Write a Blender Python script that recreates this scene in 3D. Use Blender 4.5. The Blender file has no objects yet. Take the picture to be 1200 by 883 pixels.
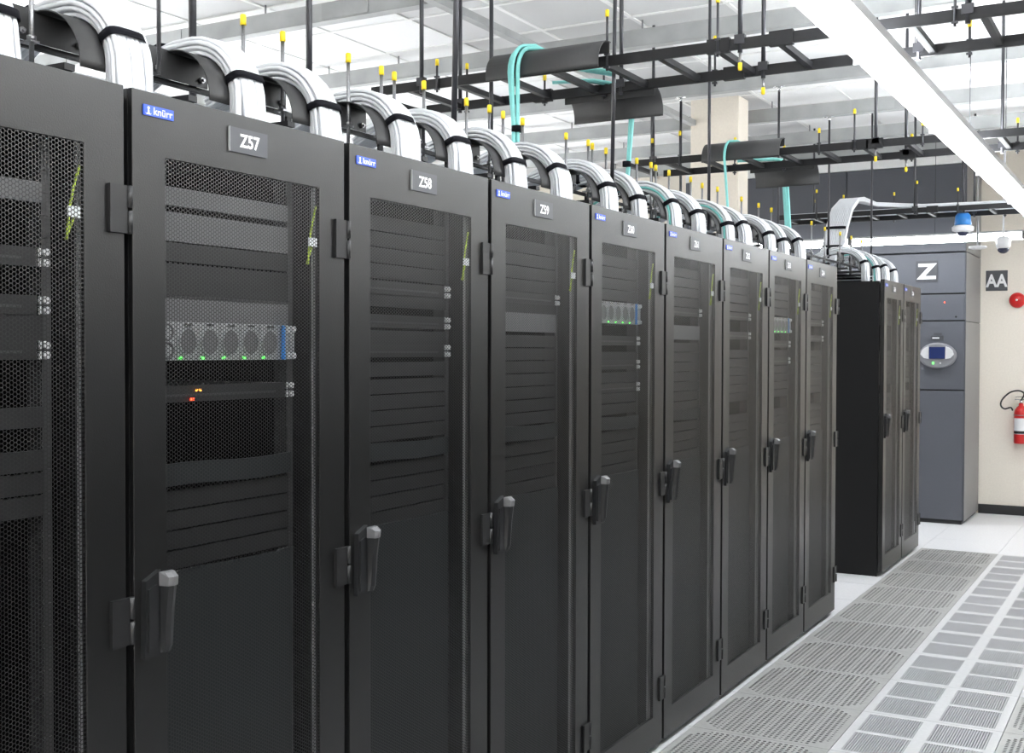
import bpy, bmesh, math, random
from mathutils import Vector, Matrix
from math import sin, cos, pi, radians

random.seed(7)
SC = bpy.context.scene
COL = SC.collection

# ------------------------------------------------------------------ camera
F_PX, YAW, PITCH, ROLL = 1371.16, 0.5135, -0.0219, 0.0023
cam_d = bpy.data.cameras.new('camera')
cam = bpy.data.objects.new('camera', cam_d)
COL.objects.link(cam)
cam_d.sensor_fit = 'HORIZONTAL'
cam_d.sensor_width = 36.0
cam_d.lens = 36.0 * F_PX / 1200.0
cam_d.clip_start = 0.02
cam_d.clip_end = 100
_f = Vector((-sin(YAW), cos(YAW), 0)); _r = Vector((cos(YAW), sin(YAW), 0)); _u = Vector((0, 0, 1))
_f2 = _f * cos(PITCH) + _u * sin(PITCH); _u2 = _u * cos(PITCH) - _f * sin(PITCH)
_r3 = _r * cos(ROLL) + _u2 * sin(ROLL); _u3 = _u2 * cos(ROLL) - _r * sin(ROLL)
cam.matrix_world = Matrix(((_r3.x, _u3.x, -_f2.x, 1.8312), (_r3.y, _u3.y, -_f2.y, -1.6753),
                           (_r3.z, _u3.z, -_f2.z, 1.6507), (0, 0, 0, 1)))
SC.camera = cam

# ------------------------------------------------------------------ world, exposure, lamp power
wd = bpy.data.worlds.new('room_world'); SC.world = wd; wd.use_nodes = True
wd.node_tree.nodes['Background'].inputs[0].default_value = (0.9, 0.95, 1, 1)
wd.node_tree.nodes['Background'].inputs[1].default_value = 0.05
SC.view_settings.view_transform = 'Standard'
SC.view_settings.look = 'None'
SC.view_settings.gamma = 1.0
SC.view_settings.use_curve_mapping = False
SC.view_settings.exposure = 0.55
LAMP_POWER = 16.0        # emission of every fluorescent diffuser in the room
UP_POWER = 25.0          # emission of the unseen strip added on top of battens to brighten the ceiling

# ------------------------------------------------------------------ materials
MATS = {}
def mat(name, col, rough=0.5, metal=0.0, noise=0.0, nscale=40.0, bump=0.0, emit=None, spec=0.5, stretch=None):
    m = bpy.data.materials.new(name); m.use_nodes = True
    nt = m.node_tree; b = nt.nodes['Principled BSDF']
    b.inputs['Base Color'].default_value = (*col, 1)
    b.inputs['Roughness'].default_value = rough
    b.inputs['Metallic'].default_value = metal
    b.inputs['Specular IOR Level'].default_value = spec
    if noise or bump:
        tc = nt.nodes.new('ShaderNodeTexCoord'); n = nt.nodes.new('ShaderNodeTexNoise')
        n.inputs['Scale'].default_value = nscale; n.inputs['Detail'].default_value = 4
        src = tc.outputs['Object']
        if stretch:
            mp = nt.nodes.new('ShaderNodeMapping'); mp.inputs['Scale'].default_value = stretch
            nt.links.new(src, mp.inputs['Vector']); src = mp.outputs['Vector']
        nt.links.new(src, n.inputs['Vector'])
        if noise:
            r = nt.nodes.new('ShaderNodeValToRGB')
            r.color_ramp.elements[0].position = 0.3; r.color_ramp.elements[1].position = 0.7
            r.color_ramp.elements[0].color = (*[max(0, c * (1 - noise)) for c in col], 1)
            r.color_ramp.elements[1].color = (*[min(1, c * (1 + noise)) for c in col], 1)
            nt.links.new(n.outputs['Fac'], r.inputs['Fac'])
            nt.links.new(r.outputs['Color'], b.inputs['Base Color'])
        if bump:
            bp = nt.nodes.new('ShaderNodeBump'); bp.inputs['Strength'].default_value = bump
            bp.inputs['Distance'].default_value = 0.002
            nt.links.new(n.outputs['Fac'], bp.inputs['Height'])
            nt.links.new(bp.outputs['Normal'], b.inputs['Normal'])
    if emit:
        b.inputs['Emission Color'].default_value = (*emit[0], 1)
        b.inputs['Emission Strength'].default_value = emit[1]
    MATS[name] = m
    return m

M_door = mat('graphite_door_paint', (0.0062, 0.0062, 0.0064), 0.34, noise=0.06, nscale=300, bump=0.15, spec=0.64)
M_screw = mat('dull_silver_screw', (0.62, 0.63, 0.64), 0.4, 0.2, noise=0.05)
M_mesh = mat('black_mesh_paint', (0.020, 0.020, 0.021), 0.4, noise=0.05, nscale=200)
M_black = mat('black_steel', (0.010, 0.010, 0.011), 0.5, noise=0.1, nscale=60)
M_side = mat('black_side_panel_paint', (0.0045, 0.0045, 0.005), 0.6, noise=0.3, nscale=500, spec=0.25)
M_blank = mat('blanking_panel_grey', (0.026, 0.026, 0.027), 0.55, noise=0.05, spec=0.25)
M_blankL = mat('blanking_panel_light_grey', (0.13, 0.13, 0.135), 0.5, noise=0.05)
M_sheet = mat('blanking_sheet_grey', (0.026, 0.029, 0.031), 0.6, noise=0.06, nscale=8, spec=0.2)
M_rail = mat('rack_rail_grey', (0.06, 0.06, 0.062), 0.4, 0.3, noise=0.05)
M_post = mat('rack_post_grey', (0.30, 0.30, 0.305), 0.45, 0.2, noise=0.06, nscale=12)
M_hinge = mat('hinge_grey', (0.015, 0.015, 0.016), 0.4, 0.1, noise=0.08)
M_chrome = mat('bright_zinc', (0.75, 0.75, 0.76), 0.25, 1.0, noise=0.05)
M_handle = mat('handle_plastic', (0.014, 0.0145, 0.016), 0.4, noise=0.05)
M_handleLit = mat('handle_plastic_toplit', (0.13, 0.13, 0.135), 0.4, noise=0.05)  # handle plastic in a lighter colour, for the light falling on the cap
M_plate = mat('label_plate_grey', (0.055, 0.057, 0.065), 0.45, noise=0.05)
M_white = mat('white_lettering', (0.85, 0.85, 0.87), 0.5, noise=0.02)
M_blue = mat('blue_badge', (0.03, 0.09, 0.62), 0.4, noise=0.04)
M_silver = mat('silver_chassis', (0.42, 0.43, 0.44), 0.4, 0.6, noise=0.12, nscale=90)
M_fan = mat('fan_grille_grey', (0.16, 0.16, 0.165), 0.5, 0.4, noise=0.15, nscale=300)
M_green = mat('green_led', (0.05, 0.6, 0.05), 0.4, emit=((0.1, 1.0, 0.1), 3.0))
M_red = mat('red_led', (0.7, 0.05, 0.02), 0.4, emit=((1.0, 0.06, 0.02), 4.0))
M_amber = mat('amber_led', (0.8, 0.3, 0.02), 0.4, emit=((1.0, 0.35, 0.05), 3.0))
M_earth = mat('yellow_green_lead', (0.42, 0.55, 0.05), 0.5, noise=0.35, nscale=60)
M_tag = mat('white_tag', (0.75, 0.78, 0.8), 0.5, noise=0.03)
M_cable = mat('white_cable_jacket', (0.70, 0.715, 0.75), 0.45, noise=0.03, nscale=30)
M_teal = mat('aqua_fibre_jacket', (0.24, 0.66, 0.63), 0.45, noise=0.06, nscale=30)
M_strap = mat('black_hook_strap', (0.006, 0.006, 0.009), 0.85, noise=0.2, nscale=200, bump=0.3, spec=0.15)
M_runway = mat('black_runway_paint', (0.012, 0.012, 0.0135), 0.5, noise=0.08, nscale=60, spec=0.35)
M_drop = mat('dropout_grey_black', (0.038, 0.038, 0.039), 0.45, noise=0.06, nscale=120, bump=0.1, spec=0.4)
M_rod = mat('dark_hanger_rod', (0.055, 0.055, 0.062), 0.35, 0.5, noise=0.1)
M_stud = mat('zinc_threaded_rod', (0.30, 0.30, 0.31), 0.35, 0.85, noise=0.2, nscale=400)
M_yellow = mat('yellow_plastic_cap', (0.90, 0.68, 0.02), 0.4, noise=0.04)
M_galv = mat('galvanised_channel', (0.38, 0.39, 0.39), 0.55, 0.15, noise=0.14, nscale=5)
M_ceil = mat('ceiling_tile_white', (0.87, 0.87, 0.87), 0.9, noise=0.02, nscale=80, bump=0.1)
M_ceilG = mat('ceiling_tile_pale_grey', (0.64, 0.64, 0.64), 0.9, noise=0.05, nscale=400, bump=0.2)  # greyer base colour for the tiles picked by grey_tile
M_tbar = mat('ceiling_tbar_white', (0.84, 0.84, 0.83), 0.6, noise=0.02)
M_wall = mat('beige_wall_paint', (0.86, 0.80, 0.71), 0.85, noise=0.03, nscale=60, bump=0.15)
M_col = mat('beige_column_paint', (0.84, 0.77, 0.67), 0.85, noise=0.03, nscale=60, bump=0.15)
M_base = mat('black_rubber_baseboard', (0.015, 0.015, 0.017), 0.5, noise=0.1)
M_floor = mat('white_floor_laminate', (0.80, 0.80, 0.82), 0.35, noise=0.05, nscale=60)
M_floorW = mat('white_grille_frame', (0.72, 0.72, 0.73), 0.4, noise=0.03, nscale=50)
M_slat = mat('pale_grey_grille_slat', (0.52, 0.52, 0.54), 0.45, noise=0.04, nscale=60)
M_perf = mat('grey_perforated_steel', (0.47, 0.47, 0.46), 0.45, 0.2, noise=0.06, nscale=30)
M_plenum = mat('dark_underfloor', (0.16, 0.16, 0.16), 0.9, noise=0.2, nscale=5)
M_crac = mat('blue_grey_cabinet', (0.082, 0.087, 0.104), 0.5, noise=0.06, nscale=250, bump=0.1)
M_cracS = mat('mid_grey_cabinet_side', (0.24, 0.24, 0.24), 0.5, noise=0.04, nscale=60)
M_gap = mat('dark_seam', (0.006, 0.006, 0.007), 0.7, noise=0.1)
M_pearl = mat('pearl_plastic', (0.70, 0.70, 0.72), 0.3, 0.3, noise=0.03)
M_pearlD = mat('grey_plastic_bezel', (0.22, 0.22, 0.24), 0.35, 0.2, noise=0.04)
M_screen = mat('dark_blue_screen', (0.01, 0.015, 0.05), 0.15, emit=((0.02, 0.03, 0.10), 0.5))
M_redp = mat('red_paint', (0.62, 0.02, 0.02), 0.3, noise=0.04)
M_rubber = mat('black_rubber', (0.015, 0.015, 0.015), 0.5, noise=0.1)
M_bluep = mat('blue_plastic', (0.03, 0.22, 0.62), 0.35, noise=0.05)
M_whitep = mat('white_plastic', (0.80, 0.80, 0.82), 0.35, noise=0.02)
M_dome = mat('dark_dome', (0.03, 0.035, 0.07), 0.1, noise=0.05)
M_housing = mat('lamp_housing_grey', (0.45, 0.45, 0.46), 0.4, 0.2, noise=0.03)
M_lamp = mat('fluorescent_diffuser', (0.9, 0.9, 0.92), 0.5, emit=((0.93, 0.97, 1.0), LAMP_POWER))
M_addedUp = mat('added_uplight_diffuser', (0.9, 0.9, 0.92), 0.5, emit=((0.93, 0.97, 1.0), UP_POWER))

# ------------------------------------------------------------------ mesh helper
def smooth(pts, n=5):
    P_ = [Vector(p) for p in pts]; out = []
    for i in range(len(P_) - 1):
        a, b, c, d = P_[max(i - 1, 0)], P_[i], P_[i + 1], P_[min(i + 2, len(P_) - 1)]
        for k in range(n):
            t = k / n
            out.append(0.5 * ((2 * b) + (c - a) * t + (2 * a - 5 * b + 4 * c - d) * t * t + (3 * b - a - 3 * c + d) * t ** 3))
    return out + [P_[-1]]
class MB:
    def __init__(s):
        s.v = []; s.f = []; s.m = []; s.s = []; s.mi = 0
    def face(s, idx, smooth=False):
        s.f.append(idx); s.m.append(s.mi); s.s.append(smooth)
    def box(s, x0, y0, z0, x1, y1, z1):
        b = len(s.v)
        s.v += [(x0, y0, z0), (x1, y0, z0), (x1, y1, z0), (x0, y1, z0), (x0, y0, z1), (x1, y0, z1), (x1, y1, z1), (x0, y1, z1)]
        for q in ((0, 3, 2, 1), (4, 5, 6, 7), (0, 1, 5, 4), (1, 2, 6, 5), (2, 3, 7, 6), (3, 0, 4, 7)):
            s.face([b + i for i in q])
        return s
    def loft(s, rings, closed=False, caps=True, smooth=True, cyc=True):
        """rings: lists of points with equal count"""
        b = len(s.v); n = len(rings[0]); k = len(rings)
        for r in rings: s.v += [tuple(p) for p in r]
        kk = k if closed else k - 1
        for i in range(kk):
            j = (i + 1) % k
            for a in range(n if cyc else n - 1):
                c = (a + 1) % n
                s.face([b + i * n + a, b + i * n + c, b + j * n + c, b + j * n + a], smooth)
        if caps and not closed and cyc:
            s.face([b + a for a in range(n)][::-1]); s.face([b + (k - 1) * n + a for a in range(n)])
        return s
    def tube(s, path, r, n=8, caps=True, closed=False):
        P = [Vector(p) for p in path]; rings = []; k = len(P)
        up = None
        for i, p in enumerate(P):
            if closed: t = P[(i + 1) % k] - P[i - 1]
            else: t = P[min(i + 1, k - 1)] - P[max(i - 1, 0)]
            t.normalize()
            if up is None:
                up = Vector((0, 0, 1)) if abs(t.z) < 0.9 else Vector((1, 0, 0))
            x = up - t * up.dot(t); x.normalize(); y = t.cross(x); up = x
            rr = r[i] if isinstance(r, (list, tuple)) else r
            rings.append([p + x * rr * cos(2 * pi * a / n) + y * rr * sin(2 * pi * a / n) for a in range(n)])
        return s.loft(rings, closed, caps)
    def cyl(s, p0, p1, r, n=12): return s.tube([p0, p1], r, n)
    def prism(s, poly, axis, a, b):
        """poly in the two other axes (cyclic order), extruded along axis from a to b"""
        def mk(p, t):
            if axis == 'x': return (t, p[0], p[1])
            if axis == 'y': return (p[0], t, p[1])
            return (p[0], p[1], t)
        return s.loft([[mk(p, a) for p in poly], [mk(p, b) for p in poly]], smooth=False)
    def ring_yz(s, out, inn, x0, x1):
        """rectangular frame in the YZ plane: out/inn = (y0,z0,y1,z1)"""
        oy0, oz0, oy1, oz1 = out; iy0, iz0, iy1, iz1 = inn
        sect = []
        for (oy, oz), (iy, iz) in (((oy0, oz0), (iy0, iz0)), ((oy1, oz0), (iy1, iz0)), ((oy1, oz1), (iy1, iz1)), ((oy0, oz1), (iy0, iz1))):
            sect.append([(x0, oy, oz), (x1, oy, oz), (x1, iy, iz), (x0, iy, iz)])
        return s.loft(sect, closed=True, smooth=False)
    def dome(s, c, r, axis, h, n=16, k=5):
        """half ellipsoid: base radius r at c, bulging h along the unit vector axis"""
        a = Vector(axis).normalized(); x = a.orthogonal().normalized(); y = a.cross(x); c = Vector(c)
        rings = []
        for i in range(k + 1):
            t = pi / 2 * i / k; rr = max(r * cos(t), r * 0.01)
            rings.append([c + a * h * sin(t) + (x * cos(2 * pi * j / n) + y * sin(2 * pi * j / n)) * rr for j in range(n)])
        return s.loft(rings)
    def mesh(s, name, mats):
        me = bpy.data.meshes.new(name); me.from_pydata(s.v, [], s.f)
        for m in (mats if isinstance(mats, (list, tuple)) else [mats]): me.materials.append(m)
        me.polygons.foreach_set('material_index', s.m); me.polygons.foreach_set('use_smooth', s.s)
        bm = bmesh.new(); bm.from_mesh(me); bmesh.ops.recalc_face_normals(bm, faces=bm.faces); bm.to_mesh(me); bm.free()
        me.update(); return me
    def build(s, name, mats, parent=None, loc=(0, 0, 0), bevel=0):
        return link(name, s.mesh(name, mats), parent, loc, bevel)

def link(name, me, parent=None, loc=(0, 0, 0), bevel=0, rot=None):
    o = bpy.data.objects.new(name, me); COL.objects.link(o); o.location = loc
    if rot: o.rotation_euler = rot
    if parent: o.parent = parent
    if bevel:
        b = o.modifiers.new('bevel', 'BEVEL'); b.width = bevel; b.segments = 2; b.limit_method = 'ANGLE'
    return o
def tag(o, label, cat, group=None, kind=None):
    o['label'] = label; o['category'] = cat
    if group: o['group'] = group
    if kind: o['kind'] = kind
    return o
def thing(name, label, cat, loc=(0, 0, 0), group=None):
    o = bpy.data.objects.new(name, None); COL.objects.link(o); o.location = loc
    o.empty_display_size = 0.1
    return tag(o, label, cat, group)
def struct(o): o['kind'] = 'structure'; return o

_txt = {}
def text_mesh(txt, height, weight=0.0):
    """flat lettering (x right, y up), centred; returned as vertices and faces"""
    cu = bpy.data.curves.new('lettering', 'FONT'); cu.body = txt; cu.align_x = 'CENTER'; cu.align_y = 'CENTER'
    cu.offset = weight; cu.extrude = 0.008; cu.resolution_u = 3
    o = bpy.data.objects.new('lettering', cu); COL.objects.link(o)
    dg = bpy.context.evaluated_depsgraph_get(); me = bpy.data.meshes.new_from_object(o.evaluated_get(dg))
    bpy.data.objects.remove(o); bpy.data.curves.remove(cu)
    V = [v.co.copy() for v in me.vertices]; Fs = [list(p.vertices) for p in me.polygons]
    bpy.data.meshes.remove(me)
    y0 = min(v.y for v in V); y1 = max(v.y for v in V); x0 = min(v.x for v in V); x1 = max(v.x for v in V)
    k = height / (y1 - y0)
    V = [((v.x - (x0 + x1) / 2) * k, (v.y - (y0 + y1) / 2) * k, max(0, v.z) * 0.08 * height) for v in V]
    return V, Fs, (x1 - x0) * k
def add_text(mb, txt, height, centre, right, up, out, weight=0.0, xscale=1.0):
    V, Fs, wd_ = text_mesh(txt, height, weight)
    c = Vector(centre); r = Vector(right); u = Vector(up); n = Vector(out); b = len(mb.v)
    mb.v += [tuple(c + r * x * xscale + u * y + n * (z + 0.0004)) for x, y, z in V]
    for f in Fs: mb.face([b + i for i in f])

# ================================================================== ROOM
XL, XR, YF, YB, ZC = -8.0, 4.2, -5.0, 11.1, 3.66
def slab(name, box, m):
    return struct(MB().box(*box).build(name, m))
slab('wall_back', (XL, YB, -0.3, XR, YB + 0.15, ZC + 0.1), M_wall)
slab('wall_left', (XL - 0.15, YF, -0.3, XL, YB, ZC + 0.1), M_wall)
slab('wall_right', (XR, YF, -0.3, XR + 0.15, YB, ZC + 0.1), M_wall)
slab('wall_front', (XL, YF - 0.15, -0.3, XR, YF, ZC + 0.1), M_wall)
bb = struct(MB().box(0.12, YB - 0.012, 0.0, XR, YB, 0.095).build('baseboard_back', M_base))

# ---- floor: dark plenum slab and 0.6 m tiles laid on it
floor = struct(MB().box(XL, YF, -0.35, XR, YB, -0.30).build('floor', M_plenum))
P = 0.6; TX0 = 0.015; TY0 = 3.768 - 12 * P        # tile grid origin
tile_me = MB().box(0.0012, 0.0012, -0.035, P - 0.0012, P - 0.0012, 0).mesh('floor_tile', M_floor)

def perf_tile_mesh(n=24):
    mb = MB(); t = 0.0
    mb.ring = None
    m = 0.022; c = (P - 2 * m) / n; g = 0.0015
    def quad(x0, y0, x1, y1): 
        b = len(mb.v); mb.v += [(x0, y0, 0), (x1, y0, 0), (x1, y1, 0), (x0, y1, 0)]; mb.face([b, b + 1, b + 2, b + 3])
    quad(g, g, P - g, m); quad(g, P - m, P - g, P - g); quad(g, m, m, P - m); quad(P - m, m, P - g, P - m)
    corner = 3
    for i in range(n):
        for j in range(n):
            x = m + i * c; y = m + j * c; a, bb_ = min(i, n - 1 - i), min(j, n - 1 - j)
            if a + bb_ < corner:
                quad(x, y, x + c, y + c); continue
            big = (i % 4 != 3)
            r = c * (0.34 if big else 0.24); k = len(mb.v); cx, cy = x + c / 2, y + c / 2
            outer = [(x, y), (cx, y), (x + c, y), (x + c, cy), (x + c, y + c), (cx, y + c), (x, y + c), (x, cy)]
            for ox, oy in outer: mb.v.append((ox, oy, 0))
            for q in range(8):
                an = radians(225 + 45 * q); mb.v.append((cx + r * cos(an), cy + r * sin(an), 0))
            for q in range(8):
                w = (q + 1) % 8; mb.face([k + q, k + w, k + 8 + w, k + 8 + q])
    # folded rim below the sheet
    for bx in ((g, g, -0.03, P - g, g + 0.004, -0.0005), (g, P - g - 0.004, -0.03, P - g, P - g, -0.0005),
               (g, g, -0.03, g + 0.004, P - g, -0.0005), (P - g - 0.004, g, -0.03, P - g, P - g, -0.0005)): mb.box(*bx)
    return mb.mesh('perforated_floor_tile', M_perf)
perf_me = perf_tile_mesh()

def grille_tile_meshes():
    mb = MB(); g = 0.0015; w = 0.036; mid = 0.045; z0, z1 = -0.03, 0.0
    px = [(0.040, 0.272), (0.328, 0.560)]; py = [(0.030, 0.283), (0.317, 0.570)]
    mb.box(g, g, z0, px[0][0], P - g, z1); mb.box(px[0][1], g, z0, px[1][0], P - g, z1); mb.box(px[1][1], g, z0, P - g, P - g, z1)
    for a, b in px:
        mb.box(a, g, z0, b, py[0][0], z1); mb.box(a, py[0][1], z0, b, py[1][0], z1); mb.box(a, py[1][1], z0, b, P - g, z1)
    fr = mb.mesh('grille_tile_frame', M_floorW)
    sl = MB(); n = 22; W = 0.232; H = 0.253
    for i in range(n):
        x = W * i / n; sl.box(x + 0.0012, 0, -0.012, x + W / n - 0.0026, H, -0.001)
    sl.box(0, 0, -0.02, W, 0.004, -0.0125); sl.box(0, H - 0.004, -0.02, W, H, -0.0125); sl.box(0, H / 2 - 0.002, -0.02, W, H / 2 + 0.002, -0.0125)
    gm = sl.mesh('grille_panel', M_slat)
    return fr, gm, px, py
gfr_me, gpan_me, GPX, GPY = grille_tile_meshes()
FAR_B = 9                                           # first plain row after the vented field
for i in range(-5, 6):
    for j in range(0, 25):
        x = TX0 + i * P; y = TY0 + j * P; b = j - 12
        if y + P > YB: continue
        if i == 0 and b < 8 and b > -8:
            link('perforated_floor_tile', perf_me, floor, (x, y, 0)); continue
        if i == 1 and b < 8 and b > -8:
            t = link('grille_floor_tile', gfr_me, floor, (x, y, 0))
            for a, _ in GPX:
                for c, _ in GPY: link('grille_panel', gpan_me, t, (a, c, 0))
            continue
        if i == 2 and b < 1 and b > -8:
            link('perforated_floor_tile', perf_me, floor, (x, y, 0)); continue
        link('floor_tile', tile_me, floor, (x, y, 0))
MB().box(XL, YF, -0.035, TX0 - 5 * P, YB, 0).build('floor_slab', M_floor, floor)
MB().box(TX0 + 6 * P, YF, -0.035, XR, YB, 0).build('floor_slab', M_floor, floor)
MB().box(TX0 - 5 * P, YF, -0.035, TX0 + 6 * P, TY0, 0).build('floor_slab', M_floor, floor)
yl = TY0 + 24 * P
MB().box(TX0 - 5 * P, yl, -0.035, TX0 + 6 * P, YB, 0).build('floor_slab', M_floor, floor)

# ---- ceiling: slab, tiles with recessed joints, T bars, suspended channels
ceil = struct(MB().box(XL, YF, ZC + 0.03, XR, YB, ZC + 0.1).build('ceiling', M_tbar))
ct = MB().box(0.008, 0.008, 0.004, P - 0.008, P - 0.008, 0.028).mesh('ceiling_tile', M_ceil)
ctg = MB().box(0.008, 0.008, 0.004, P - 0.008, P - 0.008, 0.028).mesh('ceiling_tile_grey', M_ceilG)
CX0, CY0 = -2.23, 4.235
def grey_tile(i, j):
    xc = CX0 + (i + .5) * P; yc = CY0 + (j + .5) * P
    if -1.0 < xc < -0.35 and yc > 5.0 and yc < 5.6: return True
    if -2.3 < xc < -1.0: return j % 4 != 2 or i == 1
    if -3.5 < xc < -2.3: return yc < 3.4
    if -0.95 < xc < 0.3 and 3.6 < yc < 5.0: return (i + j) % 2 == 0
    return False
nt_ = 0
for i in range(-8, 9):
    for j in range(-5, 11):
        x = CX0 + i * P; y = CY0 + j * P
        if x < XL or x + P > XR or y + P > YB: continue
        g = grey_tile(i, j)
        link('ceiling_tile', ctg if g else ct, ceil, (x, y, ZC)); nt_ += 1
tb = MB()
for i in range(-8, 10): tb.box(CX0 + i * P - 0.012, CY0 - 5 * P, ZC - 0.004, CX0 + i * P + 0.012, YB, ZC + 0.004)
for j in range(-5, 12): tb.box(CX0 - 8 * P, CY0 + j * P - 0.012, ZC - 0.0045, CX0 + 9 * P, CY0 + j * P + 0.012, ZC + 0.0035)
o = tb.build('ceiling_grid', M_tbar, ceil)
BEAM_Y = [1.2, 2.4, 3.6, 4.95, 6.38, 7.60, 8.72, 9.85]
beam_me = MB()
beam_me.box(XL + 0.5, -0.028, 0.0, XR - 0.3, 0.028, 0.10)
beam_me.box(XL + 0.5, -0.036, -0.006, XR - 0.3, 0.036, 0.0)
beam_me = beam_me.mesh('ceiling_channel', M_galv)
for y in BEAM_Y: link('ceiling_channel', beam_me, ceil, (0, y, 3.506))
ys = MB().box(-0.026, 0.3, 0, 0.026, 9.9, 0.042).mesh('ceiling_strut', M_galv)
for x in (-1.53, 2.4, -4.6): link('ceiling_strut', ys, ceil, (x, 0, 3.455))
stub = MB().cyl((0, 0, 0), (0, 0, 0.07), 0.006, 6).mesh('ceiling_stub_rod', M_stud)
for y in BEAM_Y:
    for x in (-5.2, -3.4, -2.8, -1.0, 0.2, 1.4, 2.6): link('ceiling_stub_rod', stub, ceil, (x, y, 3.60))
joint = MB().box(-0.16, -0.034, 0.004, 0.16, -0.0285, 0.096).mesh('channel_splice_plate', M_galv)
for x, y in ((-2.2, 3.6), (-2.75, 4.95), (-0.2, 7.6), (1.35, 6.38), (0.75, 4.95), (-3.6, 3.6), (0.62, 7.6)):
    link('channel_splice_plate', joint, ceil, (x, y, 3.506))

# ---- column
struct(MB().box(-1.55, 7.22, 0.0, -1.15, 7.46, ZC).build('column', M_col, bevel=0.006))

# ================================================================== FLUORESCENT LAMPS
def batten_meshes(L):
    d = MB(); prof = []
    for k in range(9):
        a = pi * k / 8; prof.append((-0.005 - 0.067 * cos(a), -0.05 * sin(a) ** 0.7))
    prof += [(0.062, 0.012), (-0.072, 0.012)]
    d.prism(prof, 'y', 0.009, L - 0.009)
    h = MB(); h.prism([(-0.072, 0.0125), (0.0625, 0.0125), (0.0625, -0.004), (0.074, -0.004), (0.074, 0.030), (-0.072, 0.030)], 'y', 0.0, L)
    u = MB(); u.box(-0.066, 0.009, 0.0305, 0.066, L - 0.009, 0.038)  # hidden glowing strip, added to throw light on the ceiling
    e = MB(); e.box(-0.071, 0, -0.044, 0.0615, 0.008, 0.012)
    return {'diffuser': d.mesh('diffuser', M_lamp), 'housing': h.mesh('housing', M_housing), 'added_uplight': u.mesh('added_uplight', M_addedUp),
            'end_cap': e.mesh('end_cap', M_housing)}
BL = 1.5; WIRE = {}
BAT = batten_meshes(BL)
def batten(x, y, z, label, rot=0, grp=None, up=True):
    t = thing('fluorescent_batten', label, 'ceiling light', (x, y, z), grp)
    t.rotation_euler = (0, 0, rot)
    for n in ('diffuser', 'housing', 'added_uplight')[:3 if up else 2]: link(n, BAT[n], t)
    for yy in (0, BL - 0.008): link('end_cap', BAT['end_cap'], t, (0, yy, 0))
    if z not in WIRE: WIRE[z] = MB().cyl((0, 0, 0.0385 if up else 0.0305), (0, 0, ZC - z), 0.0025, 6).mesh('suspension_wire', M_rod)
    link('suspension_wire', WIRE[z], t, (0, BL / 2, 0))
    return t
ORD = ['first', 'second', 'third', 'fourth', 'fifth', 'sixth', 'seventh', 'eighth']
names = ['fluorescent batten over the aisle, segment nearest the top edge of the photo',
         'second fluorescent batten of the line over the aisle, crossing the nearest ladder runway',
         'third fluorescent batten of the line over the aisle',
         'farthest visible fluorescent batten of the aisle line, by the right edge']
for k in range(8):
    y = -3.4 + 1.5 * k
    lab = names[k - 3] if 3 <= k <= 6 else '%s batten of the aisle line, outside the photo' % ORD[k]
    batten(0.895, y, 2.72, lab, 0, 'fluorescent line over the aisle' )
for k, xx in enumerate((-2.57, -1.05, 0.47, 1.99, 3.5)):
    t = batten(xx + 0.2 , 9.62, 2.70, ['fluorescent batten in the cross row at the end of the room, hidden behind the racks',
             'far cross-row fluorescent batten above the white bundle and end racks',
             'far cross-row fluorescent batten below the blue-collared beacon',
             'far cross-row fluorescent batten beyond the right edge', 'far cross-row fluorescent batten at the right wall'][k], pi / 2, 'fluorescent cross row at the back', False)
for k in range(6):  # extra rows out of view, added to brighten the ceiling
    batten(3.6, -4.4 + 2.2 * k, 2.72, '%s added unseen batten from the near end over the right-hand aisle' % ORD[k], 0, 'added unseen fluorescent line over the right aisle')
    batten(-6.4, -4.0 + 2.2 * k, 2.42, '%s added unseen batten from the near end of the line by the left wall' % ORD[k], 0, 'added unseen fluorescent line by the left wall')
    batten(-4.2, -4.0 + 2.2 * k, 2.30, '%s added unseen batten from the near end over the aisle behind the racks' % ORD[k], 0, 'added unseen fluorescent line behind the racks')

# ================================================================== RACKS
W = 0.7152; H = 2.18
OPEN = (0.100, 0.15, 0.605, 2.05)                       # mesh opening (u0,z0,u1,z1)
def rk(z): return 1.65 + 0.977 * (z - 1.65)
def mesh_panel():
    """perforated door sheet: staggered hexagonal holes, real geometry, flush with the frame"""
    vs = []; fs = []; u0, z0, u1, z1 = OPEN; u0 -= 0.004; u1 += 0.004; z0 -= 0.004; z1 += 0.004
    p = 0.0084; du = p * 0.866; n = int((u1 - u0) / du); k = int((z1 - z0) / p)
    R = p / math.sqrt(3); r = R * 0.76
    CO = [(R * cos(radians(60 * q)), R * sin(radians(60 * q))) for q in range(6)] + [(r * cos(radians(60 * q)), r * sin(radians(60 * q))) for q in range(6)]
    for i in range(n):
        cu = u0 + (i + 0.5) * du
        for j in range(k):
            cz = z0 + (j + 0.5 + (0.5 if i % 2 else 0)) * p; b = len(vs)
            vs += [(0, cu + a, cz + c) for a, c in CO]
            for q in range(6):
                w = (q + 1) % 6; fs.append((b + q, b + w, b + 6 + w, b + 6 + q))
    me = bpy.data.meshes.new('perforated_sheet'); me.from_pydata(vs, [], fs); me.materials.append(M_door); me.update()
    return me
ME = {}
ME['sheet'] = mesh_panel()
g = 0.0105
mb = MB(); mb.ring_yz((g, 0.028, W - g, H), OPEN, -0.012, 0.0)
for q in ((g, 0.028, g + 0.003, H), (W - g - 0.003, 0.028, W - g, H)): mb.box(-0.030, q[0], q[1], -0.0125, q[2], q[3])
ME['frame'] = mb.mesh('door_frame', M_door)
mb = MB()                                              # hinge: leaf, barrel halves, pin
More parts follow.
